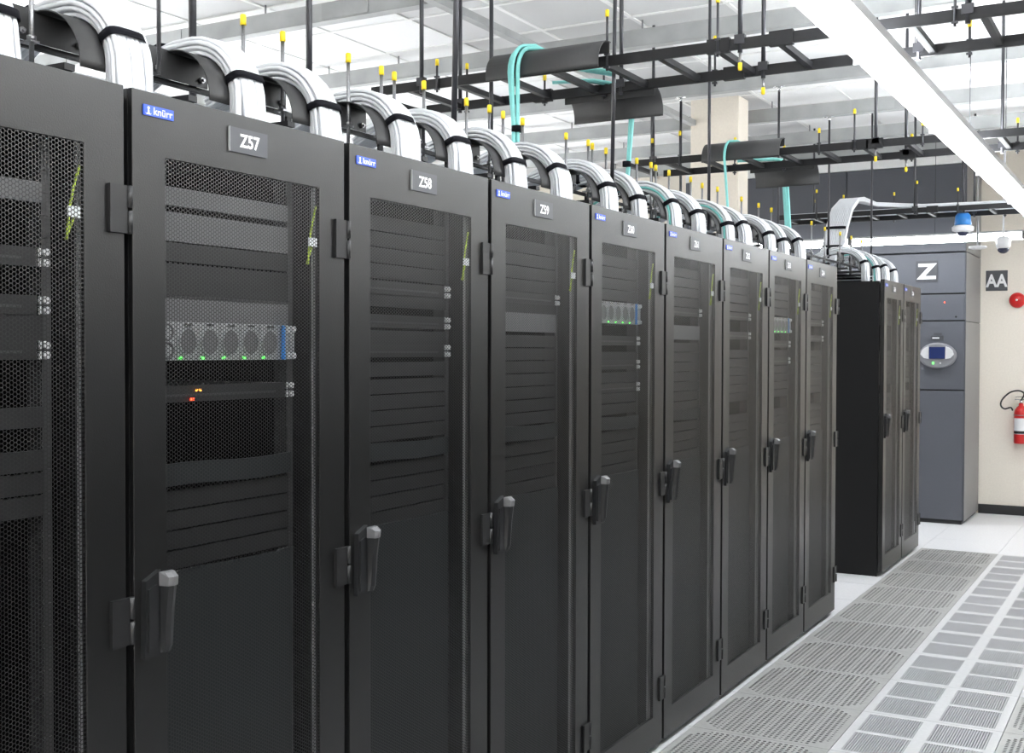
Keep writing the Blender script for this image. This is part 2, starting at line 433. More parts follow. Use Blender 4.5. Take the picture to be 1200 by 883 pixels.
mb.box(0.0, 0.010, 0, 0.008, 0.046, 0.096); mb.box(0.0, 0.0465, 0.0, 0.006, 0.056, 0.096)
mb.cyl((0.005, 0.062, 0.0), (0.005, 0.062, 0.046), 0.0065, 10); mb.cyl((0.005, 0.062, 0.052), (0.005, 0.062, 0.096), 0.0065, 10)
ME['hinge'] = mb.mesh('hinge', M_hinge)
mb = MB(); mb.cyl((0.010, 0.066, -0.1), (0.010, 0.066, 0.12), 0.004, 8); ME['pin'] = mb.mesh('hinge_pin', M_chrome)
mb = MB()                                              # swing handle
prof = [(0.0, 0.0), (0.072, 0.0), (0.076, 0.02), (0.076, 0.155), (0.066, 0.17), (0.044, 0.178), (0.004, 0.160)]
mb.prism(prof, 'x', 0.0005, 0.014)
mb.prism([(0.006, 0.012), (0.028, 0.012), (0.028, 0.150), (0.006, 0.142)], 'x', 0.0145, 0.020)
ME['handle'] = mb.mesh('handle', M_handle)
mb = MB()
mb.loft([[(0.0145, 0.040, z), (0.0145, 0.070, z), (d, 0.066, z), (d + 0.004, 0.055, z), (d, 0.044, z)] for z, d in
         ((0.006, 0.018), (0.02, 0.024), (0.10, 0.030), (0.145, 0.036))], smooth=False)
ME['lever'] = mb.mesh('handle_lever', M_handle)
mb = MB(); mb.loft([[(0.0145, 0.038, z), (0.0145, 0.073, z), (d, 0.069, z), (d + 0.005, 0.055, z), (d, 0.042, z)] for z, d in
         ((0.1455, 0.036), (0.164, 0.038), (0.174, 0.026))], smooth=False)
ME['cap'] = mb.mesh('handle_cap', M_handleLit)
mb = MB(); mb.box(0.0003, 0, 0, 0.003, 0.082, 0.0215); mb.mi = 1
add_text(mb, 'knürr', 0.0150, (0.003, 0.0525, 0.0112), (0, 1, 0), (0, 0, 1), (1, 0, 0), 0.012, 1.12)
mb.cyl((0.003, 0.0125, 0.0155), (0.0038, 0.0125, 0.0155), 0.0030, 10)
mb.prism([(0.0085, 0.0045), (0.0165, 0.0045), (0.0145, 0.0065), (0.0145, 0.0115), (0.0105, 0.0115), (0.0105, 0.0065)], 'x', 0.003, 0.0038)
mb.prism([(0.004, 0.006), (0.0065, 0.004), (0.0185, 0.004), (0.021, 0.006), (0.018, 0.0025), (0.007, 0.0025)], 'x', 0.003, 0.0036)
ME['badge'] = mb.mesh('maker_badge', [M_blue, M_white])
# body pieces
D = 1.0
mb = MB(); mb.box(-D, 0.003, 0.0, -0.036, 0.020, H - 0.012); ME['side'] = mb.mesh('side_panel', M_side)
mb = MB(); mb.box(-D, 0.021, H - 0.045, -0.036, W - 0.021, H - 0.012); ME['roof'] = mb.mesh('roof', M_black)
mb = MB(); mb.box(-D, 0.021, 0.0, -0.062, W - 0.021, 0.10); ME['base'] = mb.mesh('plinth', M_black)
mb = MB(); mb.box(-D, 0.021, 0.101, -D + 0.02, W - 0.021, H - 0.046); ME['rear'] = mb.mesh('rear_door', M_black)
mb = MB()
for k in range(44):
    z = 0.125 + 0.0435 * k
    mb.box(-0.062, 0.0, z, -0.060, 0.022, z + 0.034)
mb.box(-0.064, 0.0, 0.101, -0.062, 0.024, 2.13); mb.box(-0.10, 0.0, 0.101, -0.064, 0.003, 2.13)
ME['rail'] = mb.mesh('mounting_rail', M_rail)
mb = MB(); mb.box(-0.032, 0.612, 0.101, -0.024, 0.636, 2.13); ME['post'] = mb.mesh('front_post', M_post)
mb = MB(); mb.box(-0.13, 0.641, 0.101, -0.037, W - 0.0205, 2.13); ME['postb'] = mb.mesh('cable_duct', M_black)
def panel_me(h, m, name='blanking_panel', bow=0.0, x=-0.055):
    mb = MB(); n = 8 if bow else 1; rings = []
    for i in range(n + 1):
        t = i / n; u = 0.078 + 0.475 * t; d = bow * sin(pi * t) ; s_ = bow * 0.6 * sin(2 * pi * t)
        rings.append([(x + d, u, 0.002 + s_), (x + d, u, h - 0.002 + s_), (x + d - 0.012, u, h - 0.002 + s_), (x + d - 0.012, u, 0.002 + s_)])
    mb.loft(rings, smooth=False)
    return mb.mesh(name, m)
U1 = 0.0434
ME['b1'] = panel_me(U1, M_blank); ME['b1l'] = panel_me(U1, M_blankL); ME['b2'] = panel_me(2 * U1, M_blank); ME['b2l'] = panel_me(2 * U1 - 0.02, M_blankL)
ME['s2'] = panel_me(0.052, M_sheet, 'blanking_sheet', 0.006, -0.046)
ME['big'] = panel_me(1.10, M_sheet, 'blanking_sheet', 0.004, -0.046)
mb = MB(); mb.cyl((-0.054, 0, 0), (-0.045, 0, 0), 0.0075, 10); mb.box(-0.054, -0.022, -0.008, -0.050, -0.010, 0.008); ME['screw'] = mb.mesh('screw', M_screw)
path = [(-0.0075, 0.601 - 0.030 * t - 0.006 * sin(pi * t), 2.005 - 0.145 * t) for t in [k / 10 for k in range(11)]]
mb = MB(); mb.tube(path, 0.0026, 6); ME['lead'] = mb.mesh('earth_lead', M_earth)
mb = MB(); mb.tube([(-0.012, 0.571 + 0.028 * t, 1.862 + 0.06 * t) for t in (0, .3, .6, 1)], 0.0024, 6); ME['lead2'] = mb.mesh('earth_lead', M_earth)
mb = MB(); mb.box(-0.006, 0.570, 1.905, -0.0035, 0.600, 1.926); ME['ltag'] = mb.mesh('lead_tag', M_tag)

server_bodies = {}
def silver_server(loc, label):
    t = thing('rack_server', label, 'server', loc, 'silver servers in the racks')
    hh = 0.088; y0, y1 = 0.082, 0.548; x = -0.047
    MB().box(-0.75, y0, 0.002, x - 0.004, y1, hh - 0.002).build('chassis', M_silver, t)
    pw = MB(); pw.box(x - 0.004, y0, 0.003, x + 0.004, y0 + 0.088, hh - 0.003)
    o = pw.build('power_module', M_silver, t)
    for z in (0.024, 0.064):
        f = MB(); f.tube([(x + 0.005, y0 + 0.062 + 0.017 * cos(a * pi / 8), z + 0.017 * sin(a * pi / 8)) for a in range(16)], 0.003, 6, closed=True)
        f.build('fan_guard', M_fan, o)
    for k in range(5):
        yc = y0 + 0.124 + 0.0665 * k
        m_ = MB(); m_.box(x - 0.004, yc - 0.0325, 0.003, x + 0.002, yc + 0.0325, hh - 0.003); fm = m_.build('fan_module', M_silver, t)
        rings = [[(xx, yc + rr * cos(2 * pi * q / 20), 0.043 + rr * 1.12 * sin(2 * pi * q / 20)) for q in range(20)] for rr, xx in ((0.028, x + 0.0022), (0.028, x + 0.006), (0.025, x + 0.006))]
        MB().loft(rings, caps=False, smooth=False).build('fan_ring', M_silver, fm)
        rings = [[(xx, yc + rr * cos(2 * pi * q / 20), 0.043 + rr * 1.12 * sin(2 * pi * q / 20)) for q in range(20)] for rr, xx in ((0.0248, x + 0.0024), (0.0248, x + 0.0045))]
        MB().loft(rings, smooth=False).build('fan_grille', M_fan, fm)
        MB().box(x + 0.002, yc - 0.024, 0.005, x + 0.005, yc - 0.018, 0.010).build('status_led', M_green, fm)
        MB().box(x + 0.002, yc - 0.012, hh - 0.010, x + 0.006, yc + 0.012, hh - 0.005).build('latch', M_chrome, fm)
    e = MB(); e.box(x - 0.002, y1 - 0.028, 0.003, x + 0.004, y1 - 0.020, hh - 0.003); e.build('handle_bar', M_bluep, t)
    e = MB(); e.box(x - 0.004, y1, 0.003, x + 0.001, y1 + 0.018, hh - 0.003); ear = e.build('mounting_ear', M_silver, t)
    for z in (0.012, hh - 0.012): link('screw', ME['screw'], ear, (0.006, y1 + 0.010, z))
    return t
def dark_device(loc, hh, label, leds=False):
    t = thing('rack_device', label, 'server', loc, 'dark devices in the racks')
    MB().box(-0.70, 0.082, 0.002, -0.050, 0.540, hh - 0.002).build('chassis', M_black, t)
    MB().box(-0.0495, 0.10, hh * 0.35, -0.0475, 0.50, hh * 0.48).build('front_groove', M_rail, t)
    for z in (0.010, hh - 0.010): link('screw', ME['screw'], t, (0.0, 0.556, z))
    if leds:
        for u, z, m in ((0.232, hh * 0.62, M_amber), (0.243, hh * 0.62, M_amber), (0.216, hh * 0.1 + 0.001, M_red), (0.222, hh * 0.1 + 0.001, M_red)):
            MB().box(-0.0474, u, z, -0.045, u + 0.005, z + 0.005).build('status_led', m, t)
    return t

def rack(y, number, label, layout='plain', interior=True):
    t = thing('server_rack', label, 'server rack', (0, y, 0), 'black server racks')
    link('side_panel', ME['side'], t); link('side_panel', ME['side'], t, (0, W - 0.023, 0))
    link('roof', ME['roof'], t); link('plinth', ME['base'], t); link('rear_door', ME['rear'], t)
    r1 = link('mounting_rail', ME['rail'], t, (0, 0.054, 0)); r2 = link('mounting_rail', ME['rail'], t, (0, 0.554, 0))
    link('cable_duct', ME['postb'], t)
    d = link('door', ME['frame'], t, bevel=0.002)
    p = link('stiffener', ME['post'], d); p['label'] = 'light grey vertical stiffener seen through the mesh'
    link('perforated_sheet', ME['sheet'], d, (-0.0012, 0, 0))
    for z in (1.884, 1.055, 0.205):
        hi = link('hinge', ME['hinge'], d, (0.0004, 0.652, z))
    h = link('handle', ME['handle'], d, (0, 0.026, 1.018))
    link('handle_lever', ME['lever'], d, (0, 0.026, 1.018)); c = link('handle_cap', ME['cap'], d, (0, 0.026, 1.018)); c['label'] = 'lock cap, colour lightened for light from above'
    link('maker_badge', ME['badge'], d, (0, 0.039, 2.1305))
    mb = MB(); mb.box(0.0003, 0.288, 2.094, 0.004, 0.412, 2.149); mb.mi = 1
    add_text(mb, number, 0.0305, (0.004, 0.352, 2.1215), (0, 1, 0), (0, 0, 1), (1, 0, 0), 0.028, 0.95); mb.box(0.0003, 0.2855, 2.094, 0.005, 0.2875, 2.149)
    mb.m[-6:] = [2] * 6
    mb.build('number_plate', [M_plate, M_white, M_post], d)
    link('earth_lead', ME['lead'], d); link('earth_lead', ME['lead2'], d); link('lead_tag', ME['ltag'], d)
    # interior fill, top to bottom
    for me_, z in layout:
        nm = 'blanking_sheet' if me_ in ('s2', 'big') else 'blanking_panel'
        link(nm, ME[me_], t, (0, 0, z))
    return t
def lines(z_top, n, kind='b1'): return [(kind, z_top - U1 * (k + 1)) for k in range(n)]
L57 = [('b1l', 1.962), ('b2l', 1.885), ('b1', 1.842), ('b1', 1.797), ('b1', 1.760), ('b2l', 1.704)] + [('s2', 1.352)] + lines(1.345, 4) + [('big', 0.070)]
L56 = [('b1l', 1.930), ('b2', 1.660), ('b1', 1.500)] + lines(1.46, 3)
def LG(): return lines(2.02, 4, 'b1') + [('b1', 1.770)] + [('b1', 1.665), ('b1', 1.577)] + lines(1.573, 4) + [('s2', 1.345)] + lines(1.34, 4) + [('big', 0.075)]
L59 = lines(2.02, 4) + [('b1', 1.775), ('b2l', 1.713)] + lines(1.705, 7) + [('s2', 1.350)] + lines(1.345, 4) + [('big', 0.075)]
L60 = lines(2.02, 4) + lines(1.65, 1) + lines(1.57, 1) + lines(1.49, 2) + [('s2', 1.345)] + lines(1.34, 4) + [('big', 0.075)]
L61 = lines(2.02, 4) + [('b2l', 1.70)] + lines(1.69, 7) + [('s2', 1.345)] + lines(1.34, 4) + [('big', 0.075)]
LP = lines(2.02, 4) + lines(1.66, 6) + lines(1.34, 4) + [('big', 0.075)]
lay = [L56, L57, LG(), L59, L60, L61, LP, LP, LP]
rl = ['black server rack cut off by the left edge of the photo, left of rack Z57',
      'black server rack with the number plate Z57 and a silver server behind its mesh',
      'black server rack with the number plate Z58, third from the left',
      'black server rack with the number plate Z59, fourth from the left',
      'black server rack with the number plate Z60, fifth from the left, silver server behind mesh',
      'black server rack right of rack Z60, sixth from the left', 'black server rack seventh from the left in the long row',
      'black server rack second from the far end of the long row', 'black server rack at the far end of the long row, beside the floor gap']
for k in range(9):
    rack((k - 1) * W, 'Z%d' % (56 + k), rl[k], lay[k])
G2 = 7.087
rack(G2, 'Z65', 'black server rack of the far pair with its black side panel facing the camera', LP)
rack(G2 + W, 'Z66', 'black server rack at the very end of the row, beside the blue grey cabinet', LP)

# the black row on the other side of the aisle (beside and behind the camera, outside the photo)
ME['flat'] = MB().box(-0.0025, OPEN[0], OPEN[1], -0.0005, OPEN[2], OPEN[3]).mesh('dark_mesh_panel', M_mesh)
for k in range(11):
    t = thing('server_rack', '%s black rack from the near end of the facing row, outside the photo' % (ORD + ['ninth', 'tenth', 'last'])[k], 'server rack', (2.1, -0.1 + (k + 1) * W, 0), 'black racks across the aisle')
    t.rotation_euler = (0, 0, pi)
    for n, nm in (('side', 'side_panel'), ('roof', 'roof'), ('base', 'plinth'), ('rear', 'rear_door'), ('frame', 'door')):
        o = link(nm, ME[n], t)
    link('side_panel', ME['side'], t, (0, W - 0.023, 0)); link('mesh_panel', ME['flat'], o)
    link('handle', ME['handle'], o, (0, 0.026, 1.018))

silver_server((0, 0, 1.626), 'silver five-fan server behind the mesh of rack Z57')
silver_server((0, 4 * W - W, 1.755), 'silver server behind the mesh of rack Z60')
silver_server((0, 6 * W, 1.752), 'silver server behind the mesh of the rack second from the far end')
dark_device((0, 0, 1.535), 0.04, 'dark device with red and amber lights below the silver server in rack Z57', True)
for k, zs, nm in ((-1, (1.807, 1.716, 1.630), 'leftmost rack'), (1, (1.804, 1.712, 1.630), 'rack Z58'), (2, (1.808,), 'rack Z59'), (3, (1.672, 1.578, 1.488), 'rack Z60'),
              (4, (1.805,), 'sixth rack from the left'), (5, (1.805, 1.710), 'seventh rack from the left'), (6, (1.672, 1.580), 'second rack from the far end'), (7, (1.805, 1.710), 'last rack of the long row')):
    for q, z in enumerate(zs):
        dark_device((0, k * W, z), 0.040, '%s dark device with silver screws inside the %s' % (('topmost', 'middle' if len(zs) == 3 else 'lower', 'lowest')[q] if len(zs) > 1 else 'single', nm))

# ================================================================== MAIN CABLE TRAY over the racks
TX, TXB, TZ = -0.385, -0.83, 2.30
tray = thing('cable_tray', 'black cable tray running above the whole rack row, filled with white cables', 'cable tray', (-0.6, 3.5, TZ))
def put(name, mb, m, parent=tray, **k):
    o = mb.build(name, m, parent, **k); 
    if parent: o.matrix_parent_inverse = Matrix.Translation(-Vector(parent.location))
    return o
def putl(name, me, parent, loc=(0, 0, 0)):
    o = link(name, me, parent, loc); o.matrix_parent_inverse = Matrix.Translation(-Vector(parent.location)); return o
Y0T, Y1T = -1.3, 8.75
put('side_rail', MB().box(TX - 0.012, Y0T, TZ + 0.021, TX, Y1T, TZ + 0.034), M_runway)
put('side_rail', MB().box(TXB, Y0T, TZ, TXB + 0.012, Y1T, TZ + 0.038), M_runway)
chan = MB(); chan.box(-0.90, -0.014, TZ - 0.054, -0.218, 0.014, TZ - 0.040); chan.box(-0.3965, -0.010, TZ - 0.0395, -0.3855, 0.010, TZ + 0.0205)
chan = chan.mesh('support_channel', M_runway)
SUP = [-0.29, 0.041, 0.40, 0.76, 0.95, 1.40, 1.80, 2.15, 2.60, 2.92, 3.33, 3.65, 4.10, 4.38, 4.83, 5.10, 5.45, 5.9, 6.4, 6.9, 7.3, 7.7, 8.1, 8.5]
for y in SUP: putl('support_channel', chan, tray, (0, y, 0))
lc = MB(); lc.box(-1.62, -0.02, TZ - 0.075, -0.35, 0.02, TZ - 0.0545); put('support_channel', lc, M_runway, loc=(0, 6.38, 0))
capm = MB(); capm.cyl((0, 0, -0.004), (0, 0, 0.022), 0.0082, 10); capm.cyl((0, 0, 0.022), (0, 0, 0.0245), 0.0066, 10)
cap_me = capm.mesh('yellow_cap', M_yellow)
studm = MB(); studm.cyl((0, 0, -0.045), (0, 0, 0.225), 0.0055, 8); studm.cyl((0, 0, 0.032), (0, 0, 0.042), 0.0105, 6); studm.box(-0.022, -0.012, 0.026, 0.012, 0.012, 0.031)
stud_me = studm.mesh('threaded_rod', M_stud)
STY = [-0.5, 0.05, 0.72, 0.88, 1.18, 1.35, 1.42, 1.59, 1.86, 2.02, 2.12, 2.27, 2.64, 2.85, 2.89, 3.03, 3.37, 3.54, 3.60, 3.77, 4.07, 4.24, 4.48, 4.89, 5.21, 5.47, 5.84, 6.40, 6.76, 7.2, 7.55, 7.9]
for y in STY:
    h = random.uniform(-0.006, 0.006)
    s_ = putl('threaded_rod', stud_me, tray, (-0.350, y, TZ + h)); link('cap', cap_me, s_, (0, 0, 0.225))
stub2 = MB(); stub2.cyl((0, 0, 0.0), (0, 0, 0.018), 0.005, 8); stub2 = stub2.mesh('short_stud', M_stud)
for y in (0.40, 1.80, 3.33, 4.83, 5.45, 6.4):
    s_ = putl('short_stud', stub2, tray, (-0.235, y, TZ - 0.078)); o = link('cap', cap_me, s_, (0, 0, 0.0)); o.rotation_euler = (pi, 0, 0)
def rod_between(p0, p1, r, m, parent, name='hanger_rod'):
    return put(name, MB().cyl(p0, p1, r, 10), m, parent)
for (x0, y0, x1, y1, r, m, zb, zt) in ((-0.335, 0.405, -0.335, 0.405, 0.0055, M_stud, 2.325, ZC), (-0.86, 1.05, -0.86, 1.05, 0.0125, M_rod, TZ - 0.03, ZC), (-0.86, 1.62, -0.86, 1.62, 0.0115, M_rod, TZ - 0.03, ZC),
        (-0.345, 1.765, -0.337, 1.80, 0.0105, M_rod, TZ, ZC), (-0.25, 2.873, -0.25, 2.915, 0.0085, M_rod, TZ - 0.06, ZC), (-0.345, 4.33, -0.345, 4.33, 0.0085, M_rod, TZ, ZC),
        (-0.86, 2.9, -0.86, 2.9, 0.0095, M_rod, TZ - 0.03, ZC), (-0.579, 6.38, -0.579, 6.38, 0.0085, M_rod, TZ - 0.06, 3.5), (-0.539, 7.6, -0.539, 7.6, 0.0085, M_rod, TZ - 0.06, 3.5), (-1.305, 6.38, -1.305, 6.38, 0.010, M_rod, TZ - 0.06, 3.5),
        (-1.532, 6.38, -1.532, 6.38, 0.0095, M_rod, TZ - 0.06, 3.45), (-0.345, 8.22, -0.345, 8.22, 0.0085, M_rod, TZ, ZC)):
    rod_between((x0, y0, zb), (x1, y1, zt), r, m, tray)
    if zt < 3.6: put('beam_clamp', MB().box(x0 - 0.04, y0 - 0.012, zt - 0.004, x0 + 0.04, y0 + 0.012, zt + 0.004).cyl((x0, y0, zt - 0.03), (x0, y0, zt - 0.005), 0.013, 8), M_chrome, tray)

# loose white cables lying in the tray: nobody could count them
mb = MB(); rnd = random.Random(3)
for k in range(69):
    x = TXB + 0.03 + (TX - TXB - 0.06) * (k % 23) / 22; zl = TZ - 0.033 + 0.0125 * (k // 23); ph = rnd.uniform(0, 6)
    pts = [(max(TXB + 0.02, min(TX - 0.02, x + 0.02 * sin(0.9 * q + ph))), Y0T + (Y1T - Y0T) * q / 48, zl + 0.004 * sin(1.7 * q + ph)) for q in range(49)]
    mb.tube(pts, 0.0062, 5)
o = mb.build('tray_cables', M_cable); tag(o, 'loose white network cables lying along the black tray over the racks', 'cables', None, 'stuff')
# slack loops of white cable hanging just over the rack roofs
mb = MB()
for k in range(70):
    yy = rnd.uniform(-0.9, 6.3); L_ = rnd.uniform(0.35, 0.7); x = rnd.uniform(-0.75, -0.34); sag = rnd.uniform(0.0, 0.03)
    pts = [(x + 0.12 * sin(pi * q / 10) * rnd.choice((1, 1, -1)) * 0.5, yy + L_ * (q / 10), 2.236 - sag * sin(pi * q / 10) + 0.008 * (k % 3)) for q in range(11)]
    pts = [(x + 0.05 * sin(pi * q / 10), yy + L_ * (q / 10), 2.226 - sag * sin(pi * q / 10) + 0.009 * (k % 3)) for q in range(11)]
    mb.tube(pts, 0.0058, 5)
o = mb.build('slack_cables', M_cable); tag(o, 'slack white cables sagging between the tray and the rack roofs', 'cables', None, 'stuff')

# ---- dropout plates and arching white bundles
AX, AZ = -0.36, 2.27                                   # arc centre (x, z)
mb = MB(); mb.box(-0.0015, -0.10, 0, 0.0015, 0.10, 0.072); ME['plate'] = mb.mesh('back_plate', M_drop)
mb = MB(); rings = []
for k in range(13):
    a = pi / 2 + 0.12 - (pi / 2 + 0.17) * k / 12
    rings.append([(r_ * cos(a), yy, r_ * sin(a)) for r_, yy in ((0.132, -0.062), (0.132, 0.10), (0.1295, 0.10), (0.1295, -0.062))])
mb.loft(rings, smooth=False)
for f in range(len(mb.s) - 2): mb.s[f] = (f % 4) in (0, 2)
ME['arch'] = mb.mesh('curved_sheet', M_drop)
mb = MB(); mb.cyl((0, 0, 0), (0.008, 0, 0), 0.008, 6); mb.cyl((0.008, 0, 0), (0.014, 0, 0), 0.004, 6); ME['bolt'] = mb.mesh('bolt', M_stud)
def arc_pt(r, s):
    """s: 0..1 tail from tray to the arc, 1..2 the quarter arc, 2..3 straight drop"""
    if s < 1:
        t = s; p0 = Vector((AX - 0.24, 0, 2.345 - AZ + (r - 0.135) * 0.8)); p1 = Vector((AX - 0.10, 0, r * 0.93)); 
        a = Vector((p0.x, 0, p0.z)); b = Vector((AX - 0.13, 0, r * 1.0)); c = Vector((AX, 0, r))
        q = a * (1 - t) ** 2 + b * 2 * t * (1 - t) + c * t * t
        return (q.x, q.z + AZ)
    if s < 2:
        a = pi / 2 * (2 - s); return (AX + r * cos(a), AZ + r * sin(a))
    return (AX + r + 0.006 * (s - 2), AZ - (s - 2) * 0.106)
SS = [0, .25, .5, .75, 1, 1.13, 1.26, 1.4, 1.53, 1.66, 1.8, 1.9, 2.0, 2.2, 2.5, 3.0]
def bundle_mesh(seed, teal=0, ncol=10, nlay=4, wid=0.097):
    rn = random.Random(seed); a = MB(); b = MB()
    for l in range(nlay):
        for c in range(ncol):
            if l in (0, nlay - 1) and c in (0, ncol - 1) and rn.random() < 0.6: continue
            y0 = (c + 0.5 - ncol / 2 + (0.25 if l % 2 else -0.25)) * wid / ncol; r0 = 0.1385 + 0.0125 * l
            ph, am = rn.uniform(0, 6.3), rn.uniform(0.0005, 0.003); pts = []
            f2 = rn.uniform(0.8, 1.35) - 1
            for s_ in SS:
                x, z = arc_pt(r0 + am * sin(2.1 * s_ + ph), s_)
                k = 1 + 0.03 * max(0, s_ - 1.75) + (0.1 if s_ < 0.8 else 0)
                pts.append((x, y0 * k + am * 1.3 * sin(3 * s_ + ph) + (0.006 * f2 * max(0, s_ - 2)), z))
            isT = teal and c < teal and l < 2
            (b if isT else a).tube(pts, 0.0062, 6)
    return a.mesh('white_cables', M_cable), (b.mesh('aqua_cables', M_teal) if teal else None)
def strap_mesh(s, hw=0.0535, r0=0.1335, r1=0.186, half=0.010):
    mb = MB(); R = []
    for q in range(20):
        a = 2 * pi * q / 20; ca, sa = cos(a), sin(a)
        e = 0.55
        yy = hw * math.copysign(abs(ca) ** e, ca); rr = (r0 + r1) / 2 + (r1 - r0) / 2 * math.copysign(abs(sa) ** e, sa)
        x, z = arc_pt(rr, s); x2, z2 = arc_pt(rr, s + 0.01); t = Vector((x2 - x, 0, z2 - z)).normalized()
        rr2 = (r0 + r1) / 2 + ((r1 - r0) / 2 + 0.0015) * math.copysign(abs(sa) ** e, sa); yy2 = (hw + 0.0015) * math.copysign(abs(ca) ** e, ca)
        xo, zo = arc_pt(rr2, s)
        P0 = Vector((x, yy, z)); P1 = Vector((xo, yy2, zo))
        R.append([P0 - t * half, P1 - t * half, P1 + t * half, P0 + t * half])
    mb.loft(R, closed=True)
    return mb.mesh('strap', M_strap)
BV = [bundle_mesh(11), bundle_mesh(12), bundle_mesh(13)]
BT = [bundle_mesh(21, 1), bundle_mesh(22, 2)]
BS = [strap_mesh(1.82), strap_mesh(1.76), strap_mesh(1.70)]; BS0 = strap_mesh(0.55, 0.060, 0.131, 0.190)
BY = [-0.155, 0.185, 0.575, 0.885, 1.265, 1.585, 1.955, 2.305, 2.745, 3.055, 3.475, 3.795, 4.235, 4.505, 4.965, 5.235, 5.585,
      7.38, 7.76, 8.09, 8.44]
bl = ['above the leftmost rack', 'over the joint of the leftmost rack and rack Z57', 'over the right half of rack Z57', 'just left of the joint to rack Z58',
      'over the left half of rack Z58', 'over the right half of rack Z58', 'at the left edge of rack Z59', 'over the right half of rack Z59', 'at the left of rack Z60',
      'over the right half of rack Z60', 'with an aqua strand over the sixth rack', 'over the right half of the sixth rack', 'with an aqua edge over the joint to the seventh rack',
      'over the middle of the seventh rack', 'over the joint to the second last rack', 'over the second last rack of the long row', 'farthest of the long row, over its last joint',
      'first of four over the far rack pair', 'second of four over the far rack pair, with aqua strand', 'third of four over the far rack pair', 'last of four over the far rack pair']
for k, (y, w_) in enumerate(zip(BY, bl)):
    tl = k in (10, 12, 18)
    t = thing('cable_bundle', 'white cable bundle arching down ' + w_, 'cable bundle', (0, y, 0), 'white bundles arching into the rack tops')
    wm, tm = BT[k % 2] if tl else BV[k % 3]
    link('white_cables', wm, t)
    if tl: link('aqua_cables', tm, t)
    link('strap', BS[(k * 2) % 3], t); link('strap', BS0, t)
    d = thing('cable_dropout', 'dropout plate under the bundle ' + w_, 'dropout plate', (AX, y - 0.045, AZ), 'dark dropout plates along the tray')
    link('back_plate', ME['plate'], d, (-0.014, -0.02, 0.062))
    link('curved_sheet', ME['arch'], d)
    for yy in (-0.10, 0.055): link('bolt', ME['bolt'], d, (-0.0125, yy, 0.080))

# ================================================================== LADDER RUNWAYS crossing overhead
def runway(label, x0, x1, yn, yf, z, rung0, studs_n, studs_f, hang, splice):
    t = thing('ladder_runway', label, 'cable runway', ((x0 + x1) / 2, (yn + yf) / 2, z), 'black ladder runways crossing overhead')
    for yy in (yn, yf): put('side_rail', MB().box(x0, yy - 0.006, z, x1, yy + 0.006, z + 0.042), M_runway, t)
    rm = MB().box(-0.013, yn + 0.0065, z + 0.006, 0.013, yf - 0.0065, z + 0.030).mesh('rung', M_runway)
    x = rung0
    while x > x0 + 0.15: x -= 0.24
    while x < x1 - 0.02:
        putl('rung', rm, t, (x, 0, 0)); x += 0.24
    for xs, yy, hh in [(x, yn - 0.013, h) for x, h in studs_n] + [(x, yf + 0.013, h) for x, h in studs_f]:
        s_ = putl('threaded_rod', STUDS(hh), t, (xs, yy, z)); link('cap', cap_me, s_, (0, 0, hh))
    for xs, yy, zt, cp in hang:
        put('hanger_rod', MB().cyl((xs, yy, z - 0.012), (xs, yy, zt), 0.0095, 10).box(xs - 0.02, yy - 0.012, z + 0.02, xs + 0.02, yy + 0.012, z + 0.055), M_rod, t)
        if cp:
            s_ = put('rod_end', MB().cyl((xs, yy, z - 0.055), (xs, yy, z - 0.0125), 0.0055, 8), M_stud, t)
            o = putl('cap', cap_me, t, (xs, yy, z - 0.055)); o.rotation_euler = (pi, 0, 0)
        if zt < 3.6: put('beam_clamp', MB().box(xs - 0.03, yy - 0.012, zt - 0.004, xs + 0.03, yy + 0.012, zt + 0.004).cyl((xs, yy, zt - 0.025), (xs, yy, zt - 0.006), 0.011, 8), M_chrome, t)
    for xs, yy in splice:
        put('splice_block', MB().box(xs - 0.045, yy - 0.012, z - 0.005, xs + 0.045, yy + 0.012, z + 0.05), M_runway, t)
    return t
_st = {}
def STUDS(h):
    if h not in _st:
        _st[h] = MB().cyl((0, 0, -0.02), (0, 0, h), 0.0052, 8).box(-0.011, -0.007, 0.0425, 0.011, 0.007, 0.05).box(-0.011, -0.007, -0.010, 0.011, 0.007, -0.002).mesh('threaded_rod', M_rod)
    return _st[h]
ZL = 2.80
runway('nearest black ladder runway crossing above the racks, under the left end of the aisle light', -1.34, 3.9, 2.65, 3.10, ZL, 0.05,
       [(-0.165, 0.20), (0.30, 0.19), (1.16, 0.19), (-0.98, 0.10)], [(-0.70, 0.10), (-0.40, 0.14), (0.12, 0.17), (1.14, 0.10), (-1.12, 0.20)],
       [(-1.07, 2.65, ZC, False), (0.385, 2.65, ZC, True), (1.20, 2.65, ZC, False), (-1.15, 3.10, 3.455, False), (-0.31, 3.10, ZC, False), (0.335, 3.10, ZC, True), (0.955, 3.10, ZC, False)],
       [(0.545, 2.65), (0.30, 2.65), (0.21, 3.10), (-0.7, 3.10)])
runway('middle black ladder runway crossing in front of the beige column', -1.10, 3.9, 5.08, 5.55, ZL, 0.05,
       [(-0.45, 0.10), (0.25, 0.20), (0.62, 0.10), (0.05, 0.11), (-0.80, 0.17), (-0.98, 0.14)], [(0.47, 0.12), (1.05, 0.16), (-0.62, 0.10), (-0.30, 0.12)],
       [(0.365, 5.08, ZC, True), (0.97, 5.55, ZC, False), (-0.98, 5.08, ZC, False), (0.44, 5.55, ZC, True)],
       [(0.36, 5.08), (0.45, 5.55), (0.28, 5.08)])
